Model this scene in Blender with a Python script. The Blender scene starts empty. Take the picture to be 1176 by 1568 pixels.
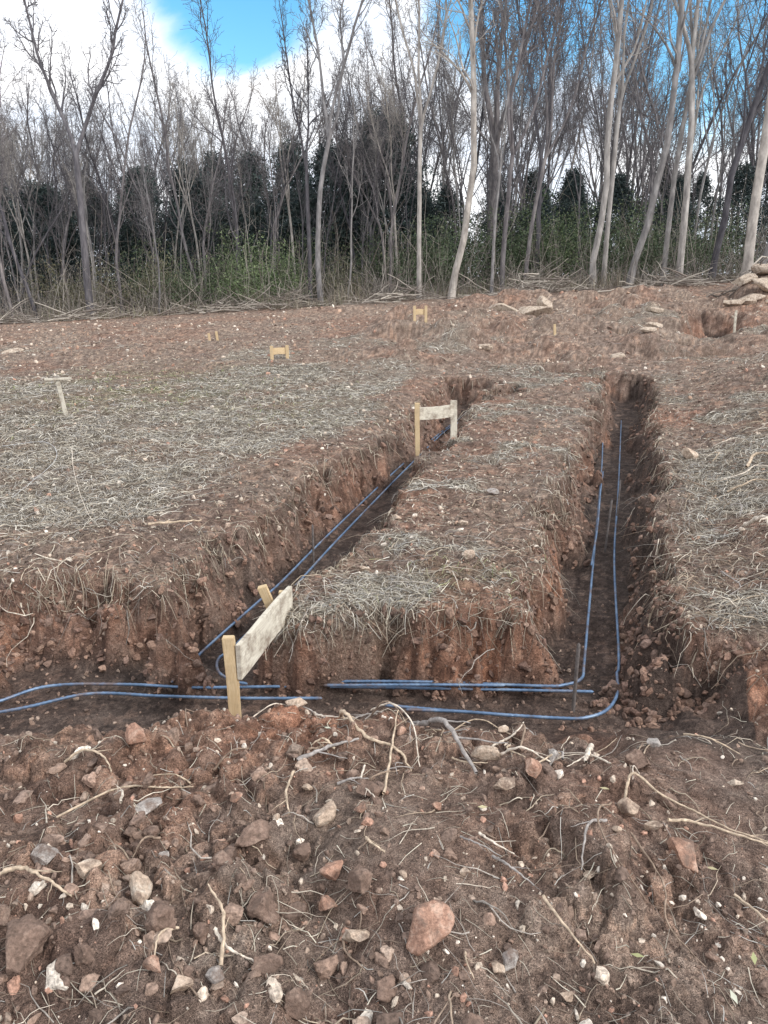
import bpy, bmesh, math, random, time
import numpy as np
from mathutils import Vector, Matrix
T0=time.time()
rng=np.random.default_rng(7); random.seed(7)
sc=bpy.context.scene

# ------------------------------------------------------------------ noise
def hsh(ix,iy,seed):
    h=(ix.astype(np.int64)*374761393+iy.astype(np.int64)*668265263+seed*974634777)&0xFFFFFFFF
    h=((h^(h>>13))*1274126177)&0xFFFFFFFF
    h=((h^(h>>16))*2246822519)&0xFFFFFFFF
    h=h^(h>>15)
    return (h&0xFFFFFF).astype(np.float64)/16777215.0
def vn(x,y,seed=0):
    xi=np.floor(x);yi=np.floor(y);fx=x-xi;fy=y-yi
    fx=fx*fx*fx*(fx*(fx*6-15)+10);fy=fy*fy*fy*(fy*(fy*6-15)+10)
    a=hsh(xi,yi,seed);b=hsh(xi+1,yi,seed);c=hsh(xi,yi+1,seed);d=hsh(xi+1,yi+1,seed)
    return ((a*(1-fx)+b*fx)*(1-fy)+(c*(1-fx)+d*fx)*fy)*2-1
def fbm(x,y,seed=0,o=4,g=.5):
    s=0;a=1;t=0
    for k in range(o):
        s=s+a*vn(x*2**k+k*17.3,y*2**k-k*9.1,seed+k);t+=a;a*=g
    return s/t
def lumps(x,y,cell,prob,seed):
    wx=x+vn(x/cell*1.7,y/cell*1.7,seed+50)*cell*.30+vn(x/cell*5,y/cell*5,seed+55)*cell*.08
    wy=y+vn(x/cell*1.7+9,y/cell*1.7,seed+51)*cell*.30+vn(x/cell*5+9,y/cell*5,seed+56)*cell*.08
    u=wx/cell;v=wy/cell;ui=np.floor(u);vi=np.floor(v)
    out=np.zeros_like(u);idv=np.zeros_like(u)
    for i in(-1,0,1):
        for j in(-1,0,1):
            cx=ui+i;cy=vi+j
            px=cx+hsh(cx,cy,seed);py=cy+hsh(cx,cy,seed+1);r=.2+.48*hsh(cx,cy,seed+2)**1.5
            on=hsh(cx,cy,seed+3)<prob
            tx=(hsh(cx,cy,seed+5)-.5)*.9;ty=(hsh(cx,cy,seed+6)-.5)*.9
            d2=(u-px)**2+(v-py)**2
            h=np.where(on&(d2<r*r),np.minimum(np.sqrt(np.maximum(0,1-d2/(r*r))),.72+.5*((u-px)*tx+(v-py)*ty)/r)*r,0)
            m=h>out
            out=np.where(m,h,out);idv=np.where(m,hsh(cx,cy,seed+4),idv)
    return out*cell,idv
def ss(x):
    x=np.clip(x,0,1);return x*x*(3-2*x)

# ------------------------------------------------------------------ mesh helpers
def mesh_obj(name,V,F,mat=None,C=None,smooth=True,cname="Col",link=True):
    V=np.asarray(V,np.float32);F=np.asarray(F,np.int32)
    me=bpy.data.meshes.new(name);k=F.shape[1]
    me.vertices.add(len(V));me.vertices.foreach_set("co",V.ravel())
    me.loops.add(F.size);me.loops.foreach_set("vertex_index",F.ravel())
    me.polygons.add(len(F));me.polygons.foreach_set("loop_start",np.arange(0,F.size,k,dtype=np.int32))
    me.polygons.foreach_set("loop_total",np.full(len(F),k,np.int32))
    me.polygons.foreach_set("use_smooth",np.full(len(F),smooth,bool))
    me.update(calc_edges=True)
    if C is not None:
        C=np.asarray(C,np.float32)
        if C.shape[1]==3:C=np.hstack([C,np.ones((len(C),1),np.float32)])
        a=me.color_attributes.new(cname,'FLOAT_COLOR','POINT');a.data.foreach_set("color",C.ravel())
    if mat:me.materials.append(mat)
    if not link:return me
    o=bpy.data.objects.new(name,me);sc.collection.objects.link(o);return o
class Geo:
    def __init__(s):s.V=[];s.F=[];s.C=[];s.n=0
    def add(s,V,F,C=None):
        s.V.append(V);s.F.append(F+s.n);s.n+=len(V)
        if C is not None:s.C.append(C)
    def obj(s,name,mat,smooth=True,link=True):
        return mesh_obj(name,np.concatenate(s.V),np.concatenate(s.F),mat,np.concatenate(s.C) if s.C else None,smooth,link=link)
def tubes(P,R,k):
    P=np.asarray(P,float);R=np.asarray(R,float);N,n,_=P.shape
    T=np.gradient(P,axis=1);T/=np.linalg.norm(T,axis=2,keepdims=True)+1e-9
    mt=T.mean(1);ref=np.where(np.abs(mt[:,2:3])>.8,np.array([[1.,0,0]]),np.array([[0,0,1.]]))
    S=np.cross(T,ref[:,None,:]);S/=np.linalg.norm(S,axis=2,keepdims=True)+1e-9
    B=np.cross(S,T)
    a=np.arange(k)*2*math.pi/k
    V=P[:,:,None,:]+R[:,:,None,None]*(np.cos(a)[None,None,:,None]*S[:,:,None,:]+np.sin(a)[None,None,:,None]*B[:,:,None,:])
    idx=np.arange(N*n*k).reshape(N,n,k)
    q=np.stack([idx[:,:-1],np.roll(idx,-1,2)[:,:-1],np.roll(idx,-1,2)[:,1:],idx[:,1:]],-1).reshape(-1,4)
    return V.reshape(-1,3),q
def ribbons(P,W,tilt):
    N,n,_=P.shape
    T=np.gradient(P,axis=1);T/=np.linalg.norm(T,axis=2,keepdims=True)+1e-9
    S=np.cross(T,np.array([0,0,1.]));S/=np.linalg.norm(S,axis=2,keepdims=True)+1e-9
    B=np.cross(S,T)
    D=S*np.cos(tilt)[:,None,None]+B*np.sin(tilt)[:,None,None]
    V=np.stack([P-D*W[:,:,None],P+D*W[:,:,None]],2)
    idx=np.arange(N*n*2).reshape(N,n,2)
    q=np.stack([idx[:,:-1,0],idx[:,:-1,1],idx[:,1:,1],idx[:,1:,0]],-1).reshape(-1,4)
    return V.reshape(-1,3),q
def spline(pts,m):
    pts=np.asarray(pts,float)
    p=np.vstack([2*pts[0]-pts[1],pts,2*pts[-1]-pts[-2]])
    out=[]
    for i in range(1,len(p)-2):
        t=np.linspace(0,1,m,endpoint=False)[:,None]
        a,b,c,d=p[i-1],p[i],p[i+1],p[i+2]
        out.append(.5*((2*b)+(-a+c)*t+(2*a-5*b+4*c-d)*t**2+(-a+3*b-3*c+d)*t**3))
    out.append(pts[-1:]);return np.vstack(out)

# ------------------------------------------------------------------ materials
def newmat(name,rough=.9):
    m=bpy.data.materials.new(name);m.use_nodes=True;nt=m.node_tree;b=nt.nodes["Principled BSDF"]
    b.inputs["Roughness"].default_value=rough;b.inputs["Specular IOR Level"].default_value=.25
    return m,nt,b
def N(nt,t,**kw):
    n=nt.nodes.new(t)
    for k,v in kw.items():setattr(n,k,v)
    return n
def noise(nt,scale,detail=4,rough=.55,vec=None,dist=0):
    n=N(nt,"ShaderNodeTexNoise");n.inputs["Scale"].default_value=scale;n.inputs["Detail"].default_value=detail
    n.inputs["Roughness"].default_value=rough;n.inputs["Distortion"].default_value=dist
    if vec is not None:nt.links.new(vec,n.inputs["Vector"])
    return n
def ramp(nt,fac,stops,mode='LINEAR'):
    r=N(nt,"ShaderNodeValToRGB");r.color_ramp.interpolation=mode
    el=r.color_ramp.elements
    while len(el)<len(stops):el.new(.5)
    for e,(p,c) in zip(el,stops):
        e.position=p;e.color=(*c,1) if len(c)==3 else c
    nt.links.new(fac,r.inputs[0]);return r
def mix(nt,f,a,b,mode='MIX'):
    m=N(nt,"ShaderNodeMix",data_type='RGBA',blend_type=mode)
    for s,v in((m.inputs[0],f),(m.inputs[6],a),(m.inputs[7],b)):
        if isinstance(v,(int,float)):s.default_value=v
        elif isinstance(v,tuple):s.default_value=(*v,1)
        else:nt.links.new(v,s)
    return m.outputs[2]
def bump(nt,b,h,dist=.01,st=1,prev=None):
    n=N(nt,"ShaderNodeBump");n.inputs["Distance"].default_value=dist;n.inputs["Strength"].default_value=st
    nt.links.new(h,n.inputs["Height"])
    if prev:nt.links.new(prev,n.inputs["Normal"])
    nt.links.new(n.outputs[0],b.inputs["Normal"]);return n.outputs[0]

def mat_ground():
    m,nt,b=newmat("soil",.92);L=nt.links
    tc=N(nt,"ShaderNodeTexCoord").outputs["Object"]
    at=N(nt,"ShaderNodeAttribute",attribute_name="Col");sep=N(nt,"ShaderNodeSeparateColor");L.new(at.outputs["Color"],sep.inputs[0])
    at2=N(nt,"ShaderNodeAttribute",attribute_name="Col2");sep2=N(nt,"ShaderNodeSeparateColor");L.new(at2.outputs["Color"],sep2.inputs[0])
    n1=noise(nt,1.6,4,.62,tc);n2=noise(nt,9,5,.65,tc);n3=noise(nt,60,4,.65,tc);n4=noise(nt,230,2,.6,tc)
    base=ramp(nt,n2.outputs[0],[(.28,(.115,.080,.064)),(.45,(.210,.150,.120)),(.58,(.30,.222,.180)),(.78,(.43,.345,.285))]).outputs[0]
    red=ramp(nt,n2.outputs[0],[(.28,(.20,.102,.068)),(.5,(.35,.188,.126)),(.78,(.50,.325,.24))]).outputs[0]
    rm=ramp(nt,n1.outputs[0],[(.44,(0,0,0)),(.58,(1,1,1))]).outputs[0]
    ma=N(nt,"ShaderNodeMath",operation='MULTIPLY_ADD',use_clamp=True);L.new(rm,ma.inputs[0]);ma.inputs[1].default_value=.32;L.new(sep.outputs[2],ma.inputs[2])
    c=mix(nt,ma.outputs[0],base,red)
    dry=ramp(nt,n2.outputs[0],[(.28,(.18,.132,.103)),(.5,(.33,.255,.20)),(.75,(.50,.415,.34))]).outputs[0]
    c=mix(nt,sep2.outputs[2],c,dry)
    grs=ramp(nt,n3.outputs[0],[(.3,(.115,.096,.078)),(.5,(.25,.222,.18)),(.7,(.44,.41,.345))]).outputs[0]
    gm=N(nt,"ShaderNodeMath",operation='MULTIPLY',use_clamp=True);L.new(sep.outputs[0],gm.inputs[0]);gm.inputs[1].default_value=.85
    c=mix(nt,gm.outputs[0],c,grs)
    grn=ramp(nt,n3.outputs[0],[(.3,(.09,.105,.05)),(.7,(.30,.33,.18))]).outputs[0]
    c=mix(nt,sep2.outputs[1],c,grn)
    wet_shade=ramp(nt,n2.outputs[0],[(.3,(.060,.046,.040)),(.7,(.155,.118,.10))]).outputs[0]
    c=mix(nt,sep.outputs[1],c,wet_shade)
    tint=ramp(nt,sep2.outputs[0],[(0,(.55,.53,.54)),(.5,(1,1,1)),(1,(1.6,1.47,1.38))]).outputs[0]
    c=mix(nt,1.0,c,tint,'MULTIPLY')
    sp=ramp(nt,n4.outputs[0],[(.3,(.62,.62,.62)),(.55,(1,1,1)),(.72,(1.7,1.7,1.7))]).outputs[0]
    c=mix(nt,1.0,c,sp,'MULTIPLY')
    sp=ramp(nt,n3.outputs[0],[(.35,(.66,.64,.64)),(.55,(1,1,1)),(.7,(1.35,1.35,1.35))]).outputs[0]
    c=mix(nt,1.0,c,sp,'MULTIPLY')
    L.new(c,b.inputs["Base Color"])
    p=bump(nt,b,n3.outputs[0],.025,1.0);bump(nt,b,n4.outputs[0],.007,1.0,p)
    return m
def mat_attr(name,rough=.85,nscale=40,bd=.004,var=.5):
    m,nt,b=newmat(name,rough);L=nt.links
    at=N(nt,"ShaderNodeAttribute",attribute_name="Col")
    if not var:
        L.new(at.outputs["Color"],b.inputs["Base Color"]);return m
    tc=N(nt,"ShaderNodeTexCoord").outputs["Object"]
    n=noise(nt,nscale,3,.65,tc);r=ramp(nt,n.outputs[0],[(.3,(1-var,1-var,1-var)),(.7,(1+var,1+var,1+var))]).outputs[0]
    L.new(mix(nt,1.0,at.outputs["Color"],r,'MULTIPLY'),b.inputs["Base Color"])
    if bd:bump(nt,b,n.outputs[0],bd,.8)
    return m
def mat_rock(name,c1,c2,c3):
    m,nt,b=newmat(name,.85);L=nt.links
    tc=N(nt,"ShaderNodeTexCoord").outputs["Object"];oi=N(nt,"ShaderNodeObjectInfo")
    ad=N(nt,"ShaderNodeVectorMath",operation='ADD');L.new(tc,ad.inputs[0]);L.new(oi.outputs["Location"],ad.inputs[1])
    n=noise(nt,22,8,.7,ad.outputs[0],.6);n2=noise(nt,110,5,.7,ad.outputs[0])
    c=ramp(nt,n.outputs[0],[(.32,c1),(.5,c2),(.66,c3)]).outputs[0]
    s=ramp(nt,n2.outputs[0],[(.3,(.55,.55,.55)),(.6,(1.15,1.15,1.15))]).outputs[0]
    n5=noise(nt,14,6,.7,ad.outputs[0]);d=ramp(nt,n5.outputs[0],[(.50,(0,0,0)),(.62,(.85,.85,.85))]).outputs[0]
    c=mix(nt,1.0,c,s,'MULTIPLY');c=mix(nt,d,c,(.18,.125,.098))
    L.new(c,b.inputs["Base Color"]);p=bump(nt,b,n.outputs[0],.014,.9);bump(nt,b,n2.outputs[0],.004,.9,p);return m
def mat_bark(name,ca,cb,cc):
    m,nt,b=newmat(name,.9);L=nt.links
    tc=N(nt,"ShaderNodeTexCoord").outputs["Object"];mp=N(nt,"ShaderNodeMapping");mp.inputs["Scale"].default_value=(1,1,.25);L.new(tc,mp.inputs[0])
    n=noise(nt,9,4,.65,mp.outputs[0]);oi=N(nt,"ShaderNodeObjectInfo")
    c=ramp(nt,n.outputs[0],[(.3,ca),(.5,cb),(.7,cc)]).outputs[0]
    r=ramp(nt,oi.outputs["Random"],[(0,(.55,.55,.59)),(.5,(.95,.94,.94)),(1,(1.3,1.24,1.17))]).outputs[0]
    c=mix(nt,1.0,c,r,'MULTIPLY');L.new(c,b.inputs["Base Color"]);return m
def mat_wood(name,c1,c2,dirt=.3):
    m,nt,b=newmat(name,.75);L=nt.links
    tc=N(nt,"ShaderNodeTexCoord").outputs["Generated"];tco=N(nt,"ShaderNodeTexCoord").outputs["Object"]
    mp=N(nt,"ShaderNodeMapping");mp.inputs["Scale"].default_value=(1.2,14,6);L.new(tc,mp.inputs[0])
    n=noise(nt,3,6,.6,mp.outputs[0],.5);c=ramp(nt,n.outputs[0],[(.3,c1),(.7,c2)]).outputs[0]
    n2=noise(nt,11,7,.75,tco);d=ramp(nt,n2.outputs[0],[(.48,(0,0,0)),(.66,(dirt*2,dirt*2,dirt*2))]).outputs[0]
    c=mix(nt,d,c,(.19,.135,.10));L.new(c,b.inputs["Base Color"]);bump(nt,b,n.outputs[0],.003,.6);return m
M_ground=mat_ground()
M_straw=mat_attr("dry_straw",.8,30,0,0)
M_stick=mat_attr("stick_bark",.85,60,0,.4)
M_far=mat_attr("brush_bark",.85,60,0,0)
M_stone=mat_attr("stone_mix",.9,90,.005,.5)
M_rockred=mat_rock("red_sandstone",(.26,.15,.105),(.46,.27,.195),(.62,.44,.34))
M_rocktan=mat_rock("tan_stone",(.36,.26,.195),(.58,.45,.345),(.75,.65,.54))
M_rockbrn=mat_rock("brown_clod",(.14,.097,.075),(.24,.162,.126),(.36,.26,.205))
M_rockgry=mat_rock("grey_stone",(.28,.24,.22),(.42,.38,.35),(.60,.56,.52))
M_bould=mat_rock("pale_boulder_stone",(.30,.23,.18),(.50,.41,.32),(.66,.57,.48))
M_barkP=mat_bark("pale_bark",(.16,.15,.145),(.31,.295,.28),(.50,.48,.455))
M_barkD=mat_bark("grey_bark",(.078,.073,.080),(.148,.140,.148),(.255,.243,.246))
M_woodN=mat_wood("fresh_pine_wood",(.52,.37,.20),(.70,.56,.36),.12)
M_woodW=mat_wood("weathered_plank_wood",(.50,.45,.36),(.74,.70,.60),.38)
M_cedar=mat_attr("cedar_foliage",.8,8,0,0)
M_leaf=mat_attr("shrub_leaf",.7,8,0,0)
def mat_rebar():
    m,nt,b=newmat("rebar_steel",.45);tc=N(nt,"ShaderNodeTexCoord").outputs["Object"]
    n=noise(nt,9,6,.7,tc);c=ramp(nt,n.outputs[0],[(.3,(.06,.10,.16)),(.52,(.13,.21,.34)),(.75,(.30,.38,.48))]).outputs[0]
    n2=noise(nt,5,6,.75,tc);d=ramp(nt,n2.outputs[0],[(.50,(0,0,0)),(.64,(.85,.85,.85))]).outputs[0]
    nt.links.new(mix(nt,d,c,(.17,.12,.10)),b.inputs["Base Color"]);b.inputs["Metallic"].default_value=.3;b.inputs["Specular IOR Level"].default_value=.5;return m
M_rebar=mat_rebar()

# ------------------------------------------------------------------ terrain
ys=[-1.6];y=-1.6
while y<420:
    if y<.8:s=.04
    elif y<30:s=.006+.0034*max(y-1,0)
    else:s=.11+.035*(y-30)
    y+=s;ys.append(y)
ys=np.array(ys);NC=1080
sx=np.linspace(-1,1,NC)
def halfw(y):return 1.7+.72*np.maximum(y,0)
Y=np.repeat(ys[:,None],NC,1);X=sx[None,:]*halfw(Y)
print("grid",Y.shape)
def sdseg(x,y,a,b,hw,ext=0):
    ax,ay=a;bx,by=b;L=math.hypot(bx-ax,by-ay);ux,uy=(bx-ax)/L,(by-ay)/L
    u=(x-ax)*ux+(y-ay)*uy;v=(x-ax)*-uy+(y-ay)*ux
    return np.maximum(np.abs(v)-hw,np.abs(u-L/2)-L/2-ext)
def redge(y):return 1.37+.32*(y-3.1)      # right lip of right trench
def ledge(y):return -1.15+.28*(y-4)       # left lip of left trench
def terrain(X,Y):
    sp=.0034*np.maximum(Y-1,0)+.007
    def att(w):return ss((w/sp-2)/3)
    r=np.clip((Y-9)/16,0,1)**1.25
    z0=r*np.clip(.95+.057*X,-.05,1.9)
    z0=z0+np.clip(Y-30,0,400)*.004
    ew=vn(X*1.1+3,Y*1.1,5)*.07+vn(X*2.9,Y*2.9,6)*.085+vn(X*7,Y*7,7)*.065+vn(X*17,Y*17,8)*.035
    wv=1.2+.7*vn(X*1.9,Y*1.9,9)
    def f(sd,W,off=.06):
        t=np.clip((off-(sd+ew))/(W*wv),0,1);return .35*ss(t)+.65*t**.85
    f1=f(sdseg(X,Y,(.90,2.95),(3.95,12.2),.37),.19)
    f2=f(sdseg(X,Y,(-.95,3.3),(1.4,11.8),.37),.20)
    near=ss((3.2-Y)/.1);nw=.62+.2*ss((X+.2)/.6)-.16*np.exp(-((X+.5)/.3)**2)
    s3=sdseg(X,Y,(-5,3.2),(1.2,3.2),.28)
    f3=ss((.02+(nw+.02)*near-(s3+ew*(1-.5*near)))/(.16+nw*near))
    f3b=ss((.70-(sdseg(X,Y,(.9,3.2),(1.15,3.3),.2)+ew))/.8)*near
    f4=f(sdseg(X,Y,(-5,3.52),(-1.15,3.46),.28),.20)
    f5=f(sdseg(X,Y,(1.2,10.9),(2.05,11.1),.3),.18)
    f6=f(sdseg(X,Y,(6.7,15.8),(8.1,18.6),.55),.35)*1.15
    f7=f(sdseg(X,Y,(3.6,12.6),(2.6,12.9),.3),.3)*.4
    F=np.maximum.reduce([f1,f2,f3,f3b,f4,f5,np.clip(f6,0,1),f7])
    dr=X-redge(Y)
    bank=ss((dr-.2)/1.5)*.3*ss((14-Y)/3)*ss((Y-1.6)/1.8)
    bank=bank+ss((dr-1.6)/1.2)*.18*ss((12-Y)/4)
    fg=ss((2.95-Y)/.6)
    z=z0+bank+bank*.35*fbm(X*1.5,Y*1.5,15,3)
    z=z+.06*ss((-1.15-X+ .28*(Y-4))/.4)*ss((Y-3.9)/.4)*ss((14-Y)/4)
    spoil=ss((Y-12.5)/2)*ss((23-Y)/3)*ss((X+2-(.25*(Y-14)))/2)
    z=z+spoil*(.10+.20*vn(X*.8,Y*1.1,21)+.18*vn(X*2.3,Y*2.9,22))
    for (yc,x0,x1,h) in((17.5,-1,7,.26),(21.5,1,13,.32),(22.8,-4,6,.14),(19,-12,-3,.12),(15.2,-9,-2,.10),(14.4,-1.2,2.5,.22),(20.2,8,14,.32)):
        z=z+h*np.exp(-((Y-yc-.6*vn(X*.5,Y*0+yc,31))/.75)**2)*ss((X-x0)/1.2)*ss((x1-X)/1.2)*np.clip(.85+.6*vn(X*.9,Y*.9,32)+.35*vn(X*3,Y*3,33),.15,1.4)
    z=z+.05*fbm(X*.7,Y*.7,40,3)*ss((30-Y)/5)
    z=z-.08*fg*np.exp(-((X+.2+.25*(Y-1.6))/.13)**2)*ss((2.1-Y)/.4)
    z=z+.08*fg*np.exp(-(((X+.75)/.4)**2+((Y-1.5)/.3)**2))
    z=z+.06*fg*np.exp(-(((X-.15)/.4)**2+((Y-1.7)/.3)**2))
    grassL=ss((ledge(Y)-.3-X)/.5+.9*fbm(X*1.3,Y*1.3,44,4))*ss((Y-4.2)/.6)*ss((16-Y)/6+1.1*fbm(X*.5,Y*.5,46,3))*(.48+.52*ss(.6+2.4*fbm(X*1.6,Y*2.0,45,4)))
    isl=(X>-.5+.25*(Y-3.6))&(X<.66+.33*(Y-3.36))&(Y>3.3)&(Y<13)
    grassI=isl*ss(.15+2.2*fbm(X*2.2,Y*2.2,47,4)+.9*np.exp(-(((X-.15)/.6)**2+((Y-4.0)/.4)**2)))
    grassR=ss((dr-.0)/.3)*ss((Y-2.9)/.6)*ss((16-Y)/5)*ss(.22+2.2*fbm(X*1.5,Y*1.5,48,4))*ss((2.4-dr)/1.5)
    grassM=ss((Y-11)/3)*ss((20-Y)/3)*(X>-3)*(X<8)*ss(.15+1.6*fbm(X*.9,Y*.9,49,4))
    grass=np.clip(np.maximum.reduce([grassL,grassI*.9,grassR*.8,grassM*.8]),0,1)
    rough=np.clip(1-.5*grass,0,1)*(1-.72*ss((Y-24)/3))
    top=(1-F)
    # how cloddy the loose soil is: coarse heaps alternate with trodden, smeared mud
    cl=ss(.62+1.1*fbm(X*1.6,Y*1.6,17,3)-.30*ss((X-.25)/.4)*fg+.25*ss((-.1-X)/.4)*fg)
    cl=.22+.95*cl
    A=rough*(.5+.5*top)*np.where(fg>.01,1-fg*(1-cl),1)
    z=z*(1-F)+(z0-.40+.012*fbm(X*6,Y*6,60,3))*F
    ln1,i1=lumps(X,Y,.16,.4,101);ln2,i2=lumps(X,Y,.078,.6,102);ln3,i3=lumps(X,Y,.034,.75,103);ln4,i4=lumps(X,Y,.42,.3,104);ln5,i5=lumps(X,Y,.05,.65,105)
    wall=4*F*(1-F)
    nf=1-ss((F-.8)/.18)
    z=z+ln1*.65*A*att(.12)*(.4+.6*fg)*nf+ln2*1.0*A*att(.055)*(.7+.3*fg)*(nf*.92+.08)+ln5*.8*A*att(.035)*(nf*.85+.15)+ln3*.7*A*att(.024)*(nf*.75+.25)+ln4*.25*A*nf*(.4+.6*fg)*(Y<25)
    z=z+.035*fbm(X*5,Y*5,70,4)*A+.018*fbm(X*26,Y*26,75,3)*A*att(.03)+.012*fbm(X*9,Y*9,77,3)*fg*(1-F)
    z=z+wall*.09*vn(X*6,Y*6,80)+wall*.07*vn(X*14,Y*14,81)*att(.03)+wall*.03*vn(X*40,Y*40,82)*att(.02)
    red=.10+.9*fbm(X*.9,Y*.9,90,4)
    red=red+.9*np.exp(-(((X+.55)/.5)**2+((Y-2.35)/.3)**2))+.28*wall*(Y<9)+.32*ss((Y-16)/3)*ss((25-Y)/2)*ss((2-X)/6)+.22*spoil
    red=red-.25*ss((X-.4)/.6)*fg
    red=np.clip(red,0,1)
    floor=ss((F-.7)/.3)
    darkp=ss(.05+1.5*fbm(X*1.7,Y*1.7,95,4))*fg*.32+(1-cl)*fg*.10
    wet_shade=np.clip(np.maximum(floor*.85,darkp),0,1)*(Y<14)
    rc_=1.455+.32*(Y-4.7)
    wet_shade=np.maximum(wet_shade,np.clip(.9*ss((X-rc_-.02)/.25)*ss(F*2.2)*(Y<13)*(X<redge(Y)+.3),0,1))  # damp floor edge plus shade painted into the right wall's colour
    wet_shade=np.maximum(wet_shade,.9*floor*(Y>14)*(Y<22))
    wet_shade=np.maximum(wet_shade,.55*ss((dr-1.2)/1.2)*ss((11-Y)/3)*ss(.3+1.5*fbm(X*1.3,Y*1.3,96,3))*(Y>2.5))
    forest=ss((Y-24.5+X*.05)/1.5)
    dryness=np.clip((.32*ss((Y-3.3)/.5)+.28*ss((Y-10)/5)+.6*fbm(X*1.1,Y*1.1,98,4))*(1-ss(F*3))*(1-forest)*(1-.3*fg)+.38*fg*(.5+1.1*fbm(X*2,Y*2,99,3)),0,.9)
    tint=.5+.0*X
    tint=np.where(ln3>.004,.2+.6*i3,tint);tint=np.where(ln5>.006,.2+.6*i5,tint);tint=np.where(ln2>.010,.2+.7*i2,tint);tint=np.where((ln1>.025)&(fg>.3),.2+.65*i1,tint)
    tint=np.where((ln2+ln3+ln5+ln1*fg)<.003,.12,tint)
    smo=fg*(1-cl)*.9;tint=tint*(1-smo)+.45*smo
    tint=tint*(1-grass)+.5*grass
    # darker band just under the lip
    tint=tint*(1-.45*ss(F/.06)*ss((.5-F)/.3)*(Y>3.3))
    green=np.clip(np.exp(-(((X+3.6)/1.6)**2+((Y-11)/2.0)**2))*.6+np.exp(-(((X+1)/.9)**2+((Y-9)/.8)**2))*.3+.30*np.exp(-(((X-.2)/.5)**2+((Y-3.9)/.3)**2)),0,1)*ss(.5+fbm(X*3,Y*3,97,3))
    grass=grass*(1-F);wet_shade=np.maximum(wet_shade,.5*forest*(Y<60))
    return z,grass,wet_shade,red*(1-forest),tint,green,F,fg,dryness
Z,GR,WET_SHADE,RED,TINT,GREEN,FF,FG,DRY=terrain(X,Y)
print("terrain",time.time()-T0)
nr=len(ys)
idx=np.arange(nr*NC).reshape(nr,NC)
Fq=np.stack([idx[:-1,:-1],idx[:-1,1:],idx[1:,1:],idx[1:,:-1]],-1).reshape(-1,4)
g=mesh_obj("ground",np.stack([X,Y,Z],-1).reshape(-1,3),Fq,M_ground,np.stack([GR,WET_SHADE,RED],-1).reshape(-1,3))
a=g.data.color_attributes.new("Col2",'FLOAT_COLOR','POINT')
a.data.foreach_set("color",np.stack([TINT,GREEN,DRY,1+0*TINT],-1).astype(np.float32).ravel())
def samp(G,x,y):
    x=np.asarray(x,float);y=np.asarray(y,float)
    rj=np.interp(y,ys,np.arange(nr));cj=np.clip((x/halfw(y)+1)/2*(NC-1),0,NC-1.001)
    j=np.clip(rj.astype(int),0,nr-2);i=cj.astype(int);fy=rj-j;fx=cj-i
    return (G[j,i]*(1-fx)+G[j,i+1]*fx)*(1-fy)+(G[j+1,i]*(1-fx)+G[j+1,i+1]*fx)*fy
def hz(x,y):return float(samp(Z,x,y))

# ------------------------------------------------------------------ straw / grass litter
def strawset(x,y,lmin,lmax,wid,lift,base,seed,npt=4,curl=.35,drop=.06):
    r=np.random.default_rng(seed);n=len(x)
    L=r.uniform(lmin,lmax,n)*(.6+.4*r.random(n));az=r.uniform(0,2*math.pi,n)
    cu=r.normal(0,curl,n);P=np.zeros((n,npt,3));px=x.copy();py=y.copy()
    lf=lift*r.random(n)**2
    for k in range(npt):
        t=k/(npt-1)
        P[:,k,0]=px;P[:,k,1]=py
        aa=az+cu*(t-.5)+r.normal(0,.08,n);px=px+np.cos(aa)*L/(npt-1);py=py+np.sin(aa)*L/(npt-1)
    zz=samp(Z,P[:,:,0],P[:,:,1])
    t=np.linspace(0,1,npt)[None,:]
    zz=np.maximum(zz,zz[:,:1]-drop*t)
    lin=zz[:,:1]*(1-t)+zz[:,-1:]*t
    zz=np.maximum(zz,lin-.01)
    P[:,:,2]=zz+.003+lf[:,None]*np.sin(math.pi*np.clip(t*1.15,0,1))+(lf*r.random(n))[:,None]*t*.6
    W=(wid*(.6+.8*r.random(n)))[:,None]*(1-.6*t)
    V,F=ribbons(P,W,r.uniform(-.9,.9,n))
    b=np.array(base)[r.integers(0,len(base),n)]*(r.uniform(.55,1.25,n)[:,None])
    return V,F,np.repeat(b,npt*2,0)
straw_cols=[(.56,.515,.42),(.48,.43,.35),(.44,.42,.385),(.32,.275,.22),(.66,.62,.54),(.21,.17,.13),(.16,.13,.10),(.32,.30,.28)]
def cand(n,y0,y1,seed,p=1.0):
    r=np.random.default_rng(seed)
    y=np.exp(r.uniform(math.log(y0),math.log(y1),n));x=r.uniform(-1,1,n)*(.9+.62*y);return x,y,r
G=Geo()
x,y,r=cand(380000,3.3,22,11);gq=samp(GR,x,y);m=(r.random(len(x))<gq**1.4*.92+.018)&(samp(FF,x,y)<.3);x=x[m];y=y[m]
G.add(*strawset(x,y,.05,.19,.0008+.00026*y,.025,straw_cols,12))
print("straw",len(x))
x,y,r=cand(26000,1.1,3.2,13);m=(r.random(len(x))<.08)&(samp(FF,x,y)<.6);x=x[m];y=y[m]
G.add(*strawset(x,y,.03,.12,.0011+0*y,.012,straw_cols[:4],14))
x,y,r=cand(90000,3.3,14,15);m=(r.random(len(x))<samp(GREEN,x,y)*.5)&(samp(FF,x,y)<.4);x=x[m];y=y[m]
G.add(*strawset(x,y,.04,.12,.0008+.0003*y,.05,[(.26,.30,.14),(.34,.34,.18),(.45,.42,.28)],16))
x,y,r=cand(130000,3.2,13,17);f=samp(FF,x,y);m=(f>.003)&(f<.3)&(r.random(len(x))<.6)&(y>3.35);x=x[m];y=y[m]
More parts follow.
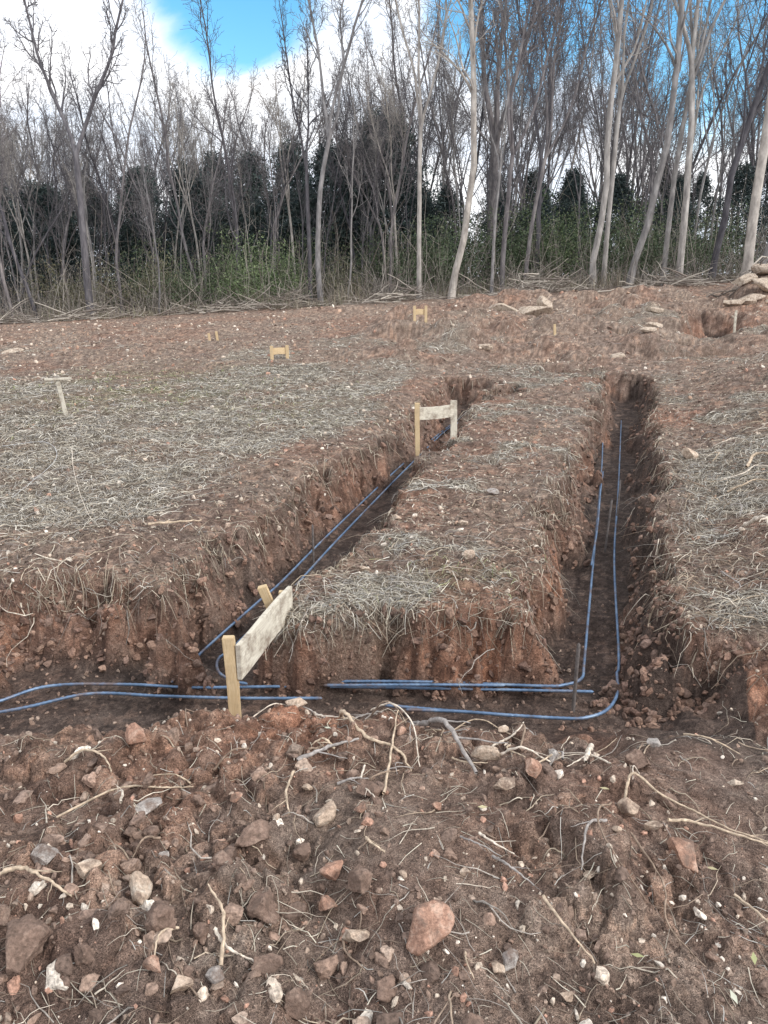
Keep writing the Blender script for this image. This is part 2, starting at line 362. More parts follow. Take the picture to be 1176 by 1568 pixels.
G.add(*strawset(x,y,.05,.18,.0009+.00026*y,.05,[(.42,.36,.28),(.26,.20,.145),(.52,.46,.37),(.17,.13,.095)],18,curl=.9,drop=.14))
x,y,r=cand(60000,3.1,22,19);m=(samp(FF,x,y)<.4)&(r.random(len(x))<.55);x=x[m];y=y[m]
G.add(*strawset(x,y,.012,.045,.0022+.0006*y,.01,[(.13,.095,.07),(.22,.17,.125),(.33,.27,.205),(.10,.075,.06),(.48,.42,.34)],20,npt=3))
G.obj("dead_grass",M_straw,smooth=False)
print("straw done",time.time()-T0)
def rootset(x,y,lmin,lmax,rad,lift,cols,seed,npt=8,wig=.5,drop=.15):
    r=np.random.default_rng(seed);n=len(x);L=r.uniform(lmin,lmax,n);az=r.uniform(0,2*math.pi,n)
    P=np.zeros((n,npt,3));px=x.copy();py=y.copy();aa=az.copy()
    for k in range(npt):
        P[:,k,0]=px;P[:,k,1]=py;aa=aa+r.normal(0,wig,n);px=px+np.cos(aa)*L/(npt-1);py=py+np.sin(aa)*L/(npt-1)
    zz=samp(Z,P[:,:,0],P[:,:,1]);t=np.linspace(0,1,npt)[None,:]
    zz=np.maximum(zz,zz[:,:1]-drop*t)
    lin=zz[:,:1]*(1-t)+zz[:,-1:]*t;zz=np.maximum(zz,lin-.01)
    lf=(lift*r.random(n))[:,None]
    P[:,:,2]=zz+.002+lf*np.sin(math.pi*t)+lf*.4*r.normal(0,.3,(n,npt))
    R=(rad*(.35+1.0*r.random(n)**2.5))[:,None]*(1-.7*t)
    V,F=tubes(P,R,4)
    return V,F,np.repeat(np.array(cols)[r.integers(0,len(cols),n)]*r.uniform(.5,1.15,n)[:,None],npt*4,0)
G=Geo()
rc=[(.46,.38,.29),(.34,.265,.20),(.26,.195,.15),(.38,.34,.30),(.58,.51,.42)]
x,y,r=cand(2600,1.1,3.1,21);m=samp(FF,x,y)<.7;x=x[m];y=y[m];k=r.random(len(x))<.27+.4*np.exp(-((y-2.5)/.25)**2)*(x>-.2);G.add(*rootset(x[k],y[k],.05,.22,.0028,.018,rc,22,wig=.26))
x,y,r=cand(10000,3.1,12,23);f=samp(FF,x,y);m=(((f>.02)&(f<.5))|((x-redge(y)>0)&(x-redge(y)<2.8)&(f<.3)))&(r.random(len(x))<.65);x=x[m];y=y[m];G.add(*rootset(x,y,.06,.34,.0034,.05,rc,24,wig=.4))
x,y,r=cand(6000,3.5,20,25);m=(samp(FF,x,y)<.1)&(r.random(len(x))<.4);x=x[m];y=y[m];G.add(*rootset(x,y,.1,.4,.004,.035,rc,26,wig=.2))
G.obj("twig_litter",M_stick)

# ------------------------------------------------------------------ stones
def ico(sub):
    bm=bmesh.new();bmesh.ops.create_icosphere(bm,subdivisions=sub,radius=1)
    V=np.array([v.co[:] for v in bm.verts]);F=np.array([[v.index for v in f.verts] for f in bm.faces]);bm.free();return V,F
ICO={k:ico(k) for k in(1,2,3,4)}
def rockshape(sub,seed,cuts=9,rough=.05):
    r=np.random.default_rng(seed);V,F=ICO[sub];V=V.copy()
    for _ in range(cuts):
        n=r.normal(size=3);n/=np.linalg.norm(n);d=r.uniform(.38,.8);q=V@n;V-=np.where(q>d,(q-d),0)[:,None]*n*.97
    V/=np.abs(V).max(0)
    nn=vn(V[:,0]*3+seed,V[:,1]*3+V[:,2]*2.3,seed)+.5*vn(V[:,0]*7+V[:,2]*5,V[:,1]*7,seed+3)+.3*vn(V[:,0]*15+V[:,2]*11,V[:,1]*15,seed+5)
    V=V*(1+rough*nn[:,None]);return V,F
shapes1=[rockshape(1,300+i,6,.12) for i in range(12)];shapes2=[rockshape(3,320+i,10,.12) for i in range(12)];shapesw=[rockshape(2,350+i,7,.18) for i in range(12)]
def scatter(G,x,y,size,shapes,cols,seed,sink=.25):
    r=np.random.default_rng(seed);zz=samp(Z,x,y)
    for i in range(len(x)):
        V,F=shapes[r.integers(len(shapes))];s=size[i]
        a,b,c=r.uniform(0,6.28,3);Rm=np.array(Matrix.Rotation(a,3,'Z')@Matrix.Rotation(b*.25,3,'X')@Matrix.Rotation(c*.25,3,'Y'))
        W=(V*np.array([1,r.uniform(.55,.95),r.uniform(.4,.8)])*s)@Rm.T+np.array([x[i],y[i],zz[i]+s*(.45-sink)])
        col=np.array(cols[r.integers(len(cols))])*r.uniform(.7,1.2)
        G.add(W,F,np.repeat(col[None],len(V),0))
G=Geo()
sc_cols=[(.21,.147,.117),(.27,.19,.148),(.32,.22,.17),(.17,.12,.096),(.24,.172,.138),(.35,.265,.21),(.54,.45,.365),(.42,.25,.185),(.72,.64,.55)]
cl=sc_cols[:6]
x,y,r=cand(9500,1.05,3.2,31);m=(samp(FF,x,y)<.6)&(r.random(len(x))<.5+.5*vn(x*2.5,y*2.5,66));x=x[m];y=y[m];r=np.random.default_rng(5)
scatter(G,x,y,.003+.012*r.random(len(x))**3,shapes1,sc_cols,32)
x,y,r=cand(1400,1.1,3.0,33);m=(samp(FF,x,y)<.4)&(r.random(len(x))<.35+.65*(x<.1));x=x[m];y=y[m];r=np.random.default_rng(6);scatter(G,x,y,.010+.032*r.random(len(x))**2.6,shapes2,cl+cl+cl+sc_cols,34,sink=.4)
x,y,r=cand(10000,3.2,24,35);m=(samp(FF,x,y)<.35)&(r.random(len(x))>samp(GR,x,y)*.8);x=x[m];y=y[m]
scatter(G,x,y,(.005+.015*r.random(len(x))**3)*(.6+.14*y),shapes1,sc_cols+[(.44,.30,.22),(.58,.48,.39)],36)
x,y,r=cand(4000,3.0,4.5,37);f=samp(FF,x,y);m=(f>.6);x=x[m][:700];y=y[m][:700];scatter(G,x,y,.004+.014*r.random(len(x))**2,shapes1,cl,38)
G.obj("loose_stones",M_stone,smooth=False)
G=Geo()
x,y,r=cand(60000,3.0,12,39);f=samp(FF,x,y);m=(f>.02)&(f<.97)&(x>-3.2);x=x[m][:6000];y=y[m][:6000];r=np.random.default_rng(8)
wc=[(.24,.15,.112),(.19,.12,.094),(.145,.097,.077),(.29,.19,.142),(.21,.142,.113)]
scatter(G,x,y,(.008+.026*r.random(len(x))**2.2)*(.8+.06*y),shapesw,wc,40,sink=.45)
G.obj("crumbled_soil",M_stone,smooth=False)
print("stones",time.time()-T0)
def rock(name,x,y,s,mat,seed,asp=(1,.75,.65),rz=0,sink=.3,tilt=0):
    cl_=name=="clay_clod"
    V,F=rockshape(4,seed,12,.12 if cl_ else .045);V=V*np.array(asp)*s/2
    Rm=np.array(Matrix.Rotation(rz,3,'Z')@Matrix.Rotation(tilt,3,'Y'));V=V@Rm.T
    o=mesh_obj(name,V,F,mat);o.location=(x,y,hz(x,y)+s/2*asp[2]*(1-2*sink)+.004);return o
RK=[(-.87,2.29,.10,'r',(1,.8,.9)),(-.785,1.60,.08,'t',(1,.7,.7)),(-.637,1.56,.09,'t',(.7,1.1,.8)),(-.464,1.76,.055,'r',(1,.9,.8)),
(-.375,1.76,.10,'b',(.7,1.2,.8)),(-.183,1.91,.09,'t',(.8,1.1,.7)),(-.141,1.67,.07,'r',(1,.9,.8)),(-.153,1.59,.06,'r',(1,.8,.8)),(-.06,1.59,.075,'b',(.9,1,.9)),
(-.07,1.47,.08,'t',(1.1,.6,.5)),(.112,1.44,.13,'r',(1.05,.85,.8)),(-.05,2.0,.075,'b',(1,1,.9)),(.342,2.19,.11,'t',(1.1,.6,.6)),(.567,2.16,.08,'g',(.5,1,.8)),
(.473,2.03,.065,'r',(.9,1,.9)),(.38,1.98,.07,'t',(1.1,.7,.6)),(.753,1.9,.085,'t',(.9,.9,.7)),(.80,1.84,.06,'t',(1,.6,.6)),(.857,1.74,.11,'r',(.6,1.1,.7)),
(.874,2.21,.10,'b',(1,.8,.7)),(-.338,2.55,.08,'t',(1.2,.6,.5)),(-.467,1.31,.06,'t',(1,.7,.7)),(-.53,1.33,.05,'r',(1,.7,.7)),(2.85,6.8,.2,'t',(1,.7,.7)),
(.516,4.25,.10,'t',(.7,1,.7)),(.30,1.38,.05,'g',(1,.8,.7)),(.27,1.37,.045,'t',(.8,1,.7)),(-.94,1.69,.075,'g',(1,.9,.8)),(-.84,1.36,.12,'b',(1.1,1,.9)),
(-.39,1.33,.045,'g',(1,.8,.8)),(-.32,1.52,.09,'b',(1,1.2,.9)),(-.28,1.36,.08,'b',(1,.8,.8)),(.06,2.3,.04,'r',(1,.8,.8)),(.16,1.9,.04,'r',(1,.8,.8)),
(-.07,1.9,.045,'r',(1,.9,.8)),(.9,2.0,.07,'b',(1,.8,.7)),(-.62,1.72,.04,'g',(1,.7,.7)),(.99,1.5,.035,'t',(1,.7,.7)),(-.30,4.3,.09,'t',(1,.7,.5)),(.1,5.0,.10,'t',(1,.6,.5)),
(.55,4.9,.08,'t',(1,.7,.6)),(.85,5.6,.1,'g',(1,.7,.6)),(-.12,3.95,.09,'t',(1,.6,.5)),(.62,2.28,.04,'g',(1,.7,.6)),(-.25,2.05,.04,'t',(1,.7,.6)),(-.7,1.35,.06,'b',(1,.8,.8)),(-.2,1.28,.07,'b',(1,.8,.8)),(.2,1.22,.06,'b',(1,.8,.8)),(-.57,1.93,.045,'b',(1,.8,.8)),(-.46,1.95,.05,'r',(1,.7,.6)),
(-.55,1.45,.09,'b',(1,.9,.8)),(-.42,1.62,.07,'b',(1,.9,.8)),(-.24,1.78,.06,'b',(1,.9,.8)),(-.68,1.82,.06,'b',(1,.9,.8)),(-.82,1.78,.05,'b',(1,.9,.8)),(-.1,2.1,.045,'b',(1,.9,.8)),(.0,1.33,.07,'b',(1,.9,.7)),(-.45,1.44,.06,'b',(1,.8,.9)),
(.45,2.45,.05,'t',(1,.7,.6)),(.22,1.62,.035,'t',(1,.7,.6)),(.42,1.3,.035,'t',(1,.7,.6)),(-.85,2.0,.05,'b',(1,.8,.7)),(-.95,1.45,.07,'b',(1,.9,.8)),(.55,1.62,.035,'t',(1,.8,.6)),(1.0,2.4,.06,'g',(1,.8,.6)),(.66,1.75,.03,'t',(1,.8,.6)),(-.33,1.9,.035,'t',(1,.8,.6)),(.05,1.62,.03,'t',(1,.8,.6))]
MM={'r':M_rockred,'t':M_rocktan,'b':M_rockbrn,'g':M_rockgry}
for i,(x,y,s,k,asp) in enumerate(RK):
    rock("clay_clod" if k=='b' else "field_stone",x,y,s,MM[k],500+i,asp,random.uniform(-.6,.6),.2,random.uniform(-.3,.3))
bl=[(3.55,19.2,1.2,(1,.6,.5)),(2.95,18.9,.8,(1,.6,.5)),(4.0,19.3,.6,(.7,.7,.9)),(6.0,17.0,.35,(1.3,.7,.5)),(5.5,15.6,.3,(1.3,.7,.5)),(5.1,14.9,.3,(1.3,.7,.4)),(6.4,18.5,.4,(1.3,.7,.4)),(-7.6,15.5,.4,(1.3,.6,.3)),(1.9,14.2,.25,(1.2,.7,.5)),(4.2,13.8,.3,(1.2,.7,.5)),
(9.1,19.6,.8,(1.2,.6,.35)),(9.8,19.8,1.0,(1.2,.7,.35)),(10.4,19.5,.7,(1.1,.8,.45)),(9.4,20.4,.7,(1,.8,.5)),(10.2,20.6,.9,(1.1,.8,.4)),(8.6,19.0,.5,(1.2,.7,.4))]
rr_=random.Random(12)
for i in range(14):bl.append((rr_.uniform(8.6,12.0),rr_.uniform(18.6,20.6),rr_.uniform(.18,.5),(1.2,.7,rr_.uniform(.4,.6))))
for i,(x,y,s,asp) in enumerate(bl):
    rock("boulder" if s>.55 else "field_stone",x,y,s,M_bould,700+i,asp,random.uniform(-.4,.4),.22,random.uniform(-.2,.2))

# ------------------------------------------------------------------ sticks placed
def stick(name,pts,rad,col,seed=0,lift=.012,m=8,forks=0):
    G=Geo();r=np.random.default_rng(seed)
    p=np.array([[a,b,hz(a,b)+c+lift] for a,b,c in pts]);P=spline(p,m)
    P[:,2]=np.maximum(P[:,2],samp(Z,P[:,0],P[:,1])+rad*.4);P+=r.normal(0,rad*.22,P.shape)
    t=np.linspace(0,1,len(P));R=rad*(1-.55*t)*(1+.12*r.normal(size=len(P)));V,F=tubes(P[None],R[None],8);c=np.array(col)
    G.add(V,F,c*(1+.15*r.normal(size=(len(V),1))).clip(.5,1.5))
    for k in range(forks):
        i=r.integers(len(P)//4,len(P)-2);d=(P[min(i+1,len(P)-1)]-P[i-1]);d/=np.linalg.norm(d);a=r.choice([-1,1])*r.uniform(.4,.8)
        d2=np.array([d[0]*math.cos(a)-d[1]*math.sin(a),d[0]*math.sin(a)+d[1]*math.cos(a),.05+.15*r.random()]);L=r.uniform(8,16)*rad
        Q=np.array([P[i]+d2*L*s+r.normal(0,rad*.3,3)*s for s in np.linspace(0,1,6)]);V,F=tubes(Q[None],(R[i]*.5*np.linspace(1,.3,6))[None],6);G.add(V,F,np.repeat(c[None],len(V),0))
    return G.obj(name,M_stick)
tan_=(.48,.38,.28);gry=(.32,.29,.27);pale=(.62,.54,.45);brn=(.27,.20,.15)
stick("fallen_branch",[(.06,2.60,.06),(.14,2.44,.05),(.214,2.30,.04),(.307,2.09,.01)],.014,gry,1,forks=3)
stick("root",[(-.124,2.60,.06),(-.163,2.5,.04),(-.142,2.36,.02),(-.065,2.25,.01),(.04,2.22,.0),(.093,2.15,0)],.009,tan_,2,forks=1)
stick("stick",[(-.296,2.16,.01),(-.19,2.19,.03),(-.087,2.22,.01)],.008,gry,3,forks=1)
stick("stick",[(.0,1.98,.0),(.028,2.22,.03),(.05,2.42,.03)],.005,tan_,4,forks=1)
stick("stick",[(.74,2.29,.02),(.70,2.2,.03),(.672,2.12,.0)],.010,pale,5,forks=1)
stick("stick",[(-.30,2.1,.02),(-.31,2.0,.03),(-.29,1.9,0)],.005,tan_,6,forks=1)
stick("root",[(.76,1.98,.01),(.80,2.04,.03),(.88,2.0,.02),(.96,1.94,.02),(1.05,1.88,.01),(1.2,1.80,.0)],.005,tan_,7,forks=3)
stick("root",[(.85,1.86,.01),(.95,1.87,.03),(1.1,1.80,.02),(1.25,1.78,.0)],.005,tan_,17,forks=2)
stick("root",[(-1.06,1.6,.02),(-.98,1.62,.03),(-.90,1.58,.02),(-.80,1.53,0)],.007,tan_,8,forks=3)
stick("root",[(-1.1,2.2,.01),(-1.03,2.2,.03),(-.95,2.16,.02),(-.9,2.1,0)],.005,tan_,9,forks=2)
stick("root",[(-1.0,1.9,.01),(-.85,2.0,.03),(-.7,1.99,.02),(-.62,2.05,0)],.004,tan_,10,forks=2)
stick("stick",[(-.98,2.62,.02),(-.97,2.55,.06),(-.96,2.42,.0)],.006,tan_,11,forks=1)
stick("root",[(.05,2.6,.04),(.2,2.5,.04),(.35,2.52,.03),(.48,2.42,.01)],.004,tan_,12,forks=3)
stick("root",[(-.05,2.55,.06),(.03,2.4,.05),(.1,2.3,.04),(.12,2.15,.01)],.004,pale,13,forks=3)
stick("root",[(.45,2.3,.03),(.42,2.18,.03),(.46,2.08,.0)],.004,tan_,14,forks=1)
stick("root",[(.95,1.62,.01),(.98,1.5,.03),(1.0,1.4,.02),(.94,1.3,0)],.004,tan_,15,forks=3)
stick("root",[(.70,1.75,.01),(.75,1.62,.03),(.72,1.5,.02),(.78,1.4,.0)],.0035,brn,16,forks=3)
stick("root",[(.72,1.95,.0),(.62,1.8,.02),(.60,1.68,.01),(.68,1.55,.0)],.0035,brn,18,forks=3)
stick("root",[(2.35,4.6,.02),(2.38,4.45,.10),(2.36,4.3,.06),(2.42,4.1,.0)],.015,pale,19,forks=2)
stick("root",[(3.0,6.0,.02),(3.15,6.15,.10),(3.25,5.9,.06),(3.3,5.7,.0)],.014,tan_,20,forks=2)
stick("dead_vine",[(-2.95,6.6,.02),(-2.7,6.3,.16),(-2.4,5.6,.10),(-2.05,4.9,.03),(-1.75,4.35,.06)],.003,pale,22,forks=3)
stick("dead_vine",[(-3.6,6.9,.02),(-3.1,6.7,.10),(-2.8,6.2,.08),(-2.7,5.2,.03)],.003,(.5,.5,.5),23,forks=3)
stick("fallen_branch",[(-1.5,4.5,.02),(-1.35,4.52,.04),(-1.2,4.65,.02)],.010,tan_,24,forks=1)
for i in range(40):
    r=random.Random(i+90);yy=r.uniform(2.9,8);xx=redge(yy)+r.uniform(.1,2.2);a=r.uniform(0,6.28);L=r.uniform(.12,.4)
    stick("root",[(xx,yy,.0),(xx+math.cos(a)*L*.4,yy+math.sin(a)*L*.4,r.uniform(.01,.07)),(xx+math.cos(a+.5)*L*.8,yy+math.sin(a+.5)*L*.8,.03),(xx+math.cos(a+.2)*L*1.2,yy+math.sin(a+.2)*L*1.2,.0)],r.uniform(.003,.008),r.choice([tan_,pale,brn,gry]),200+i,forks=2)
for i in range(50):
    r=random.Random(i+400);xx=r.gauss(.15,.4);yy=r.uniform(2.1,2.65);a=r.uniform(0,6.28);L=r.uniform(.08,.24)
    if i>=28:xx=r.uniform(-.9,.95);yy=r.uniform(1.35,2.3);L=r.uniform(.07,.2)
    stick("stick",[(xx,yy,.0),(xx+math.cos(a)*L*.5,yy+math.sin(a)*L*.5,r.uniform(.01,.035)),(xx+math.cos(a+.25)*L,yy+math.sin(a+.25)*L,.01)],r.uniform(.002,.0055),r.choice([tan_,pale,brn,gry]),430+i,forks=r.choice([0,1,2]))
G=Geo()
for (x,y) in((.90,1.41),(.80,1.30),(.62,1.42),(.93,1.72),(.3,1.9),(.88,1.22),(-.2,2.3),(.7,2.0)):
    r=random.Random(int(x*100));a=r.uniform(0,6.28);c,s=math.cos(a)*.012,math.sin(a)*.012;z=hz(x,y)+.012
    V=np.array([(x-c*1.4,y-s*1.4,z),(x-s*.6,y+c*.6,z+.003),(x+c*1.4,y+s*1.4,z+.006),(x+s*.6,y-c*.6,z+.004)]);G.add(V,np.array([[0,1,2,3]]),np.repeat(np.array([r.choice([(.35,.36,.18),(.45,.40,.24),(.5,.5,.40)])]),4,0))
G.obj("fallen_leaves",M_leaf,smooth=False)

# ------------------------------------------------------------------ rebar
def bar(name,pts,rad=.0076):
    p=np.array(pts,float);P=spline(p,40)
    d=np.r_[0,np.cumsum(np.linalg.norm(np.diff(P,axis=0),axis=1))];n=int(d[-1]/.009);s=np.linspace(0,d[-1],n)
    P=np.stack([np.interp(s,d,P[:,k]) for k in range(3)],-1)
    R=rad*np.where(np.arange(n)%3==0,1.14,.97);R[0]=R[-1]=.0001
    V,F=tubes(P[None],R[None],8);return mesh_obj(name,V,F,M_rebar)
def zf(x,y,h=.06):return (x,y,-.40+h)
bar("rebar",[zf(*p) for p in[(-2.5,3.0),(-1.95,3.12),(-1.69,3.31),(-1.3,3.33),(-.94,3.30),(-.4,3.31),(.3,3.29),(1.04,3.26)]])
bar("rebar",[zf(*p) for p in[(-2.2,2.95),(-1.75,3.10),(-1.45,3.24),(-1.1,3.22),(-.7,3.20),(-.3,3.20)]])
bar("rebar",[zf(x,y,.07) for x,y in[(.0,3.12),(.4,3.06),(.82,3.01),(.95,3.02),(1.06,3.09),(1.15,3.24),(1.20,3.42),(1.275,3.64),(1.70,5.16),(2.27,6.96),(3.28,10.2),(3.68,11.5),(3.70,11.75),(3.62,11.9),(3.45,11.95)]])
bar("rebar",[zf(x,y,.075) for x,y in[(-.38,3.335),(.2,3.33),(.78,3.29),(.90,3.30),(1.0,3.36),(1.05,3.5),(1.14,3.8),(1.364,4.545),(2.33,7.76),(3.15,10.6),(3.5,11.7),(3.48,11.9)]])
bar("rebar",[zf(x,y,.09) for x,y in[(-.3,3.27),(.2,3.275),(.6,3.27)]])
bar("rebar",[zf(x,y,.09) for x,y in[(.1,3.05),(.35,3.035),(.6,3.0)]])
bar("rebar",[zf(x,y,.09) for x,y in[(1.46,4.9),(1.75,5.8),(2.05,6.8),(2.3,7.6)]])
bar("rebar",[zf(x,y,.07) for x,y in[(-1.07,3.33),(-.98,3.7),(-.80,4.3),(-.69,4.65),(-.45,5.6),(.2,8.0),(.75,9.8),(1.35,11.6)]])
bar("rebar",[zf(x,y,.08) for x,y in[(-.68,3.30),(-.76,3.33),(-.85,3.42),(-.88,3.56),(-.82,3.72),(-.60,4.5),(-.33,5.6),(.30,8.0),(.9,10.1),(1.4,11.0),(2.0,11.1)]])
def upright(name,x,y,z0,z1,rad,lx=0,ly=0):
    n=40;t=np.linspace(0,1,n)[:,None];P=np.array([[x,y,z0]])*(1-t)+np.array([[x+lx,y+ly,z1]])*t
    R=rad*np.where(np.arange(n)%3==0,1.12,1.);R[-1]=.0001;V,F=tubes(P[None],R[None],8);return mesh_obj(name,V,F,M_grade)
M_grade,nt_,b_=newmat("rusty_steel",.7);nz_=noise(nt_,30,6,.7,N(nt_,"ShaderNodeTexCoord").outputs["Object"])
nt_.links.new(ramp(nt_,nz_.outputs[0],[(.3,(.08,.07,.066)),(.7,(.22,.195,.185))]).outputs[0],b_.inputs["Base Color"])
upright("grade_stake",.915,3.16,-.5,-.02,.009);upright("grade_stake",1.70,5.4,-.5,.03,.008,.02);upright("grade_stake",-.44,3.40,-.5,-.05,.008,.01)
upright("grade_stake",-.50,4.95,-.5,-.02,.007);upright("grade_stake",2.0,6.1,-.5,-.0,.007)

# ------------------------------------------------------------------ batter boards & stakes
def plank(name,A,B,w,t,mat,parent=None,up=(0,0,1),point=False,seed=0):
    A=Vector(A);B=Vector(B);L=(B-A).length;d=(B-A).normalized();u=Vector(up);s=d.cross(u).normalized();u=s.cross(d).normalized()
    bm=bmesh.new();bmesh.ops.create_cube(bm,size=1)
    bmesh.ops.scale(bm,vec=(L,t,w),verts=bm.verts)
    bmesh.ops.subdivide_edges(bm,edges=[e for e in bm.edges if abs((e.verts[0].co-e.verts[1].co).x)>.5*L],cuts=9)
    bmesh.ops.bevel(bm,geom=[e for e in bm.edges if e.is_manifold and e.calc_face_angle(0)>.5],offset=min(t,w)*.08,segments=2,affect='EDGES')
    r=random.Random(seed)
    for v in bm.verts:
        x=v.co.x/L
        v.co.z+=.004*w/.1*math.sin(x*5+seed)+r.uniform(-1,1)*.0008;v.co.y+=.004*math.sin(x*3+seed*2)
        if point and x>.36:
            k=max(.12,1-(x-.36)/.14*.88);v.co.y*=k;v.co.z*=k
    me=bpy.data.meshes.new(name);bm.to_mesh(me);bm.free();me.materials.append(mat)
    o=bpy.data.objects.new(name,me);sc.collection.objects.link(o)
    M=Matrix((d,s,u)).transposed().to_4x4();M.translation=(A+B)/2
    if parent:
        o.parent=parent;M=Matrix.Translation(-parent.location)@M
    o.matrix_local=M
    return o
def empty(name,loc):
    e=bpy.data.objects.new(name,None);e.location=loc;sc.collection.objects.link(e);e.empty_display_size=.1;return e
E=empty("batter_board",(-.55,3.2,0))
plank("board",(-.625,2.86,.045),(-.475,3.50,.045),.165,.022,M_woodW,E,seed=1)
plank("stake_near",(-.665,2.885,.15),(-.655,2.87,-.34),.05,.036,M_woodN,E,up=(1,0,0),point=True,seed=2)
plank("stake_far",(-.60,3.38,.17),(-.42,3.47,-.42),.045,.03,M_woodN,E,up=(1,0,0),point=True,seed=3)
plank("stake_end",(-.515,3.49,.10),(-.52,3.50,-.42),.04,.03,M_woodN,E,up=(1,0,0),point=True,seed=4)
E=empty("batter_board",(.5,7.7,0))
plank("board",(.33,7.66,.29),(.77,7.86,.29),.13,.022,M_woodW,E,seed=5)
plank("stake_near",(.34,7.62,.41),(.35,7.62,-.2),.05,.04,M_woodN,E,up=(1,0,0),point=True,seed=6)
plank("stake_far",(.74,7.86,.40),(.74,7.84,-.1),.07,.03,M_woodW,E,up=(1,0,0),point=True,seed=7)
def small_bb(x,y,w,h,ang):
    z=hz(x,y);E=empty("batter_board",(x,y,z));c,s=math.cos(ang)*w/2,math.sin(ang)*w/2
    plank("board",(x-c,y-s,z+h*.6),(x+c,y+s,z+h*.6),.12,.025,M_woodN,E,seed=8)
    plank("stake_1",(x-c*.85,y-s*.85-.03,z+h),(x-c*.85,y-s*.85-.03,z-.15),.06,.03,M_woodN,E,up=(1,0,0),point=True)
    plank("stake_2",(x+c*.85,y+s*.85-.03,z+h),(x+c*.85,y+s*.85-.03,z-.15),.06,.03,M_woodN,E,up=(1,0,0),point=True)
small_bb(-1.95,14.2,.36,.26,.5);small_bb(.8,17.0,.3,.33,.2)
z=hz(-3.85,8.9);E=empty("survey_stake",(-3.85,8.9,z));plank("post",(-3.87,8.9,z+.42),(-3.80,8.88,z-.12),.045,.02,M_woodW,E,up=(1,0,0),point=True);plank("crosspiece",(-4.0,8.85,z+.44),(-3.72,8.95,z+.43),.05,.022,M_woodW,E,up=(0,1,0))
for (x,y,h) in((7.4,16.2,.75),(3.45,15.5,.25),(-3.9,17,.18),(-3.75,17.1,.2)):
    z=hz(x,y);plank("survey_stake",(x,y,z+h),(x+.03,y,z-.15),.05,.03,M_woodN if x<7 else M_woodW,None,up=(1,0,0),point=True)
rock("quartz_fragment",-.725,1.9,.10,M_rockgry,977,(.6,1.2,.25),-.5,.0,.3)
plank("wood_scrap",(-7.9,14.0,hz(-7.9,14)+.06),(-7.3,14.2,hz(-7.3,14.2)+.06),.12,.03,M_woodN,None,up=(0,1,.3))
print("objects",time.time()-T0)

# ------------------------------------------------------------------ trees
def bare_tree(name,seed,H,r0,kind,mat,fork=.5,twmin=.007,start=.35,spread=.6,lean=(0,0),nkids=(13,18)):
    r=random.Random(seed);B={}
    def grow(p,d,L,rad,lv,tip):
        n=[14,8,6,4][lv];wig=[.085,.17,.22,.28][lv];pts=[p.copy()];ds=[d.copy()]
        for i in range(n-1):
            d=(d+Vector((r.gauss(0,wig),r.gauss(0,wig),r.gauss(0,wig)*.6+[.05,.10,.09,.04][lv]))).normalized()
            p=p+d*L/(n-1);pts.append(p.copy());ds.append(d.copy())
        t=[i/(n-1) for i in range(n)];R=[max(twmin*.7,rad*(1-t_)**.8+tip*t_) for t_ in t]
        if lv==0:R[0]*=1.35
        B.setdefault(lv,[]).append((pts,R))
        if lv>=3:return
        nk=[r.randint(*nkids),r.randint(5,7),r.randint(3,5)][lv]
        for k in range(nk):
            s=[start,.2,.15][lv];tt=s+(1-s)*((k+r.random())/nk);fi=tt*(n-1);i=min(int(fi),n-2);q=pts[i].lerp(pts[i+1],fi-i);dd=ds[i]
            a=r.uniform(0,6.283);perp=dd.cross(Vector((math.cos(a),math.sin(a),.3))).normalized()
            ang=r.uniform(.4,1.0)*([spread,.9,1][lv])/.6*.75
            nd=(dd*math.cos(ang)+perp*math.sin(ang)).normalized()
            rr=R[i]*r.uniform(.3,.6) if lv==0 else R[i]*r.uniform(.45,.7)
            LL=[L*(1-tt*.62)*r.uniform(.2,.42),L*(1-tt*.5)*r.uniform(.35,.6),L*r.uniform(.35,.65)][lv]
            grow(q,nd,LL,max(rr,twmin),lv+1,twmin)
    d=Vector((lean[0],lean[1],1)).normalized()
    if kind=='single':grow(Vector((0,0,-.2)),d,H,r0,0,.02)
    else:
        n=8;p=Vector((0,0,-.2));pts=[p.copy()];Lt=H*fork
        for i in range(n-1):
            d=(d+Vector((r.gauss(0,.04),r.gauss(0,.04),.02))).normalized();p=p+d*Lt/(n-1);pts.append(p.copy())
        R=[r0*(1-.3*i/(n-1)) for i in range(n)];R[0]*=1.4;B.setdefault(9,[]).append((pts,R))
        a0=r.uniform(0,6.28)
        for k in range(r.choice([2,3])):
            a=a0+k*2.4+r.uniform(-.3,.3);an=r.uniform(.15,.38);nd=(d+Vector((math.cos(a),math.sin(a),0))*an).normalized()
            grow(p-d*.05,nd,(H-Lt)*r.uniform(.85,1.05),R[-1]*.72,0,.015)
    G=Geo()
    for lv,L in B.items():
        P=np.array([[v[:] for v in b[0]] for b in L]);R=np.array([b[1] for b in L]);G.add(*tubes(P,R,{0:7,9:9,1:4,2:3,3:3}[lv]))
    return G.obj(name,mat,link=False)
VP=[bare_tree("tree_pale%d"%i,40+i,12,.080,'single' if i%2 else 'fork',M_barkP,.45,start=.40,spread=.42,twmin=.005,nkids=(10,14)) for i in range(5)]
VD=[bare_tree("tree_dark%d"%i,60+i,12,.076,'single' if i%3 else 'fork',M_barkD,.35,start=.25,spread=.5,twmin=.006) for i in range(7)]
big=bare_tree("tree_bigdark",90,15,.26,'fork',M_barkD,.42,start=.25,spread=.75,twmin=.011)
big2=bare_tree("tree_bigfork",93,12,.17,'fork',M_barkD,.45,start=.2,spread=.8,twmin=.008)
print("trees",time.time()-T0)
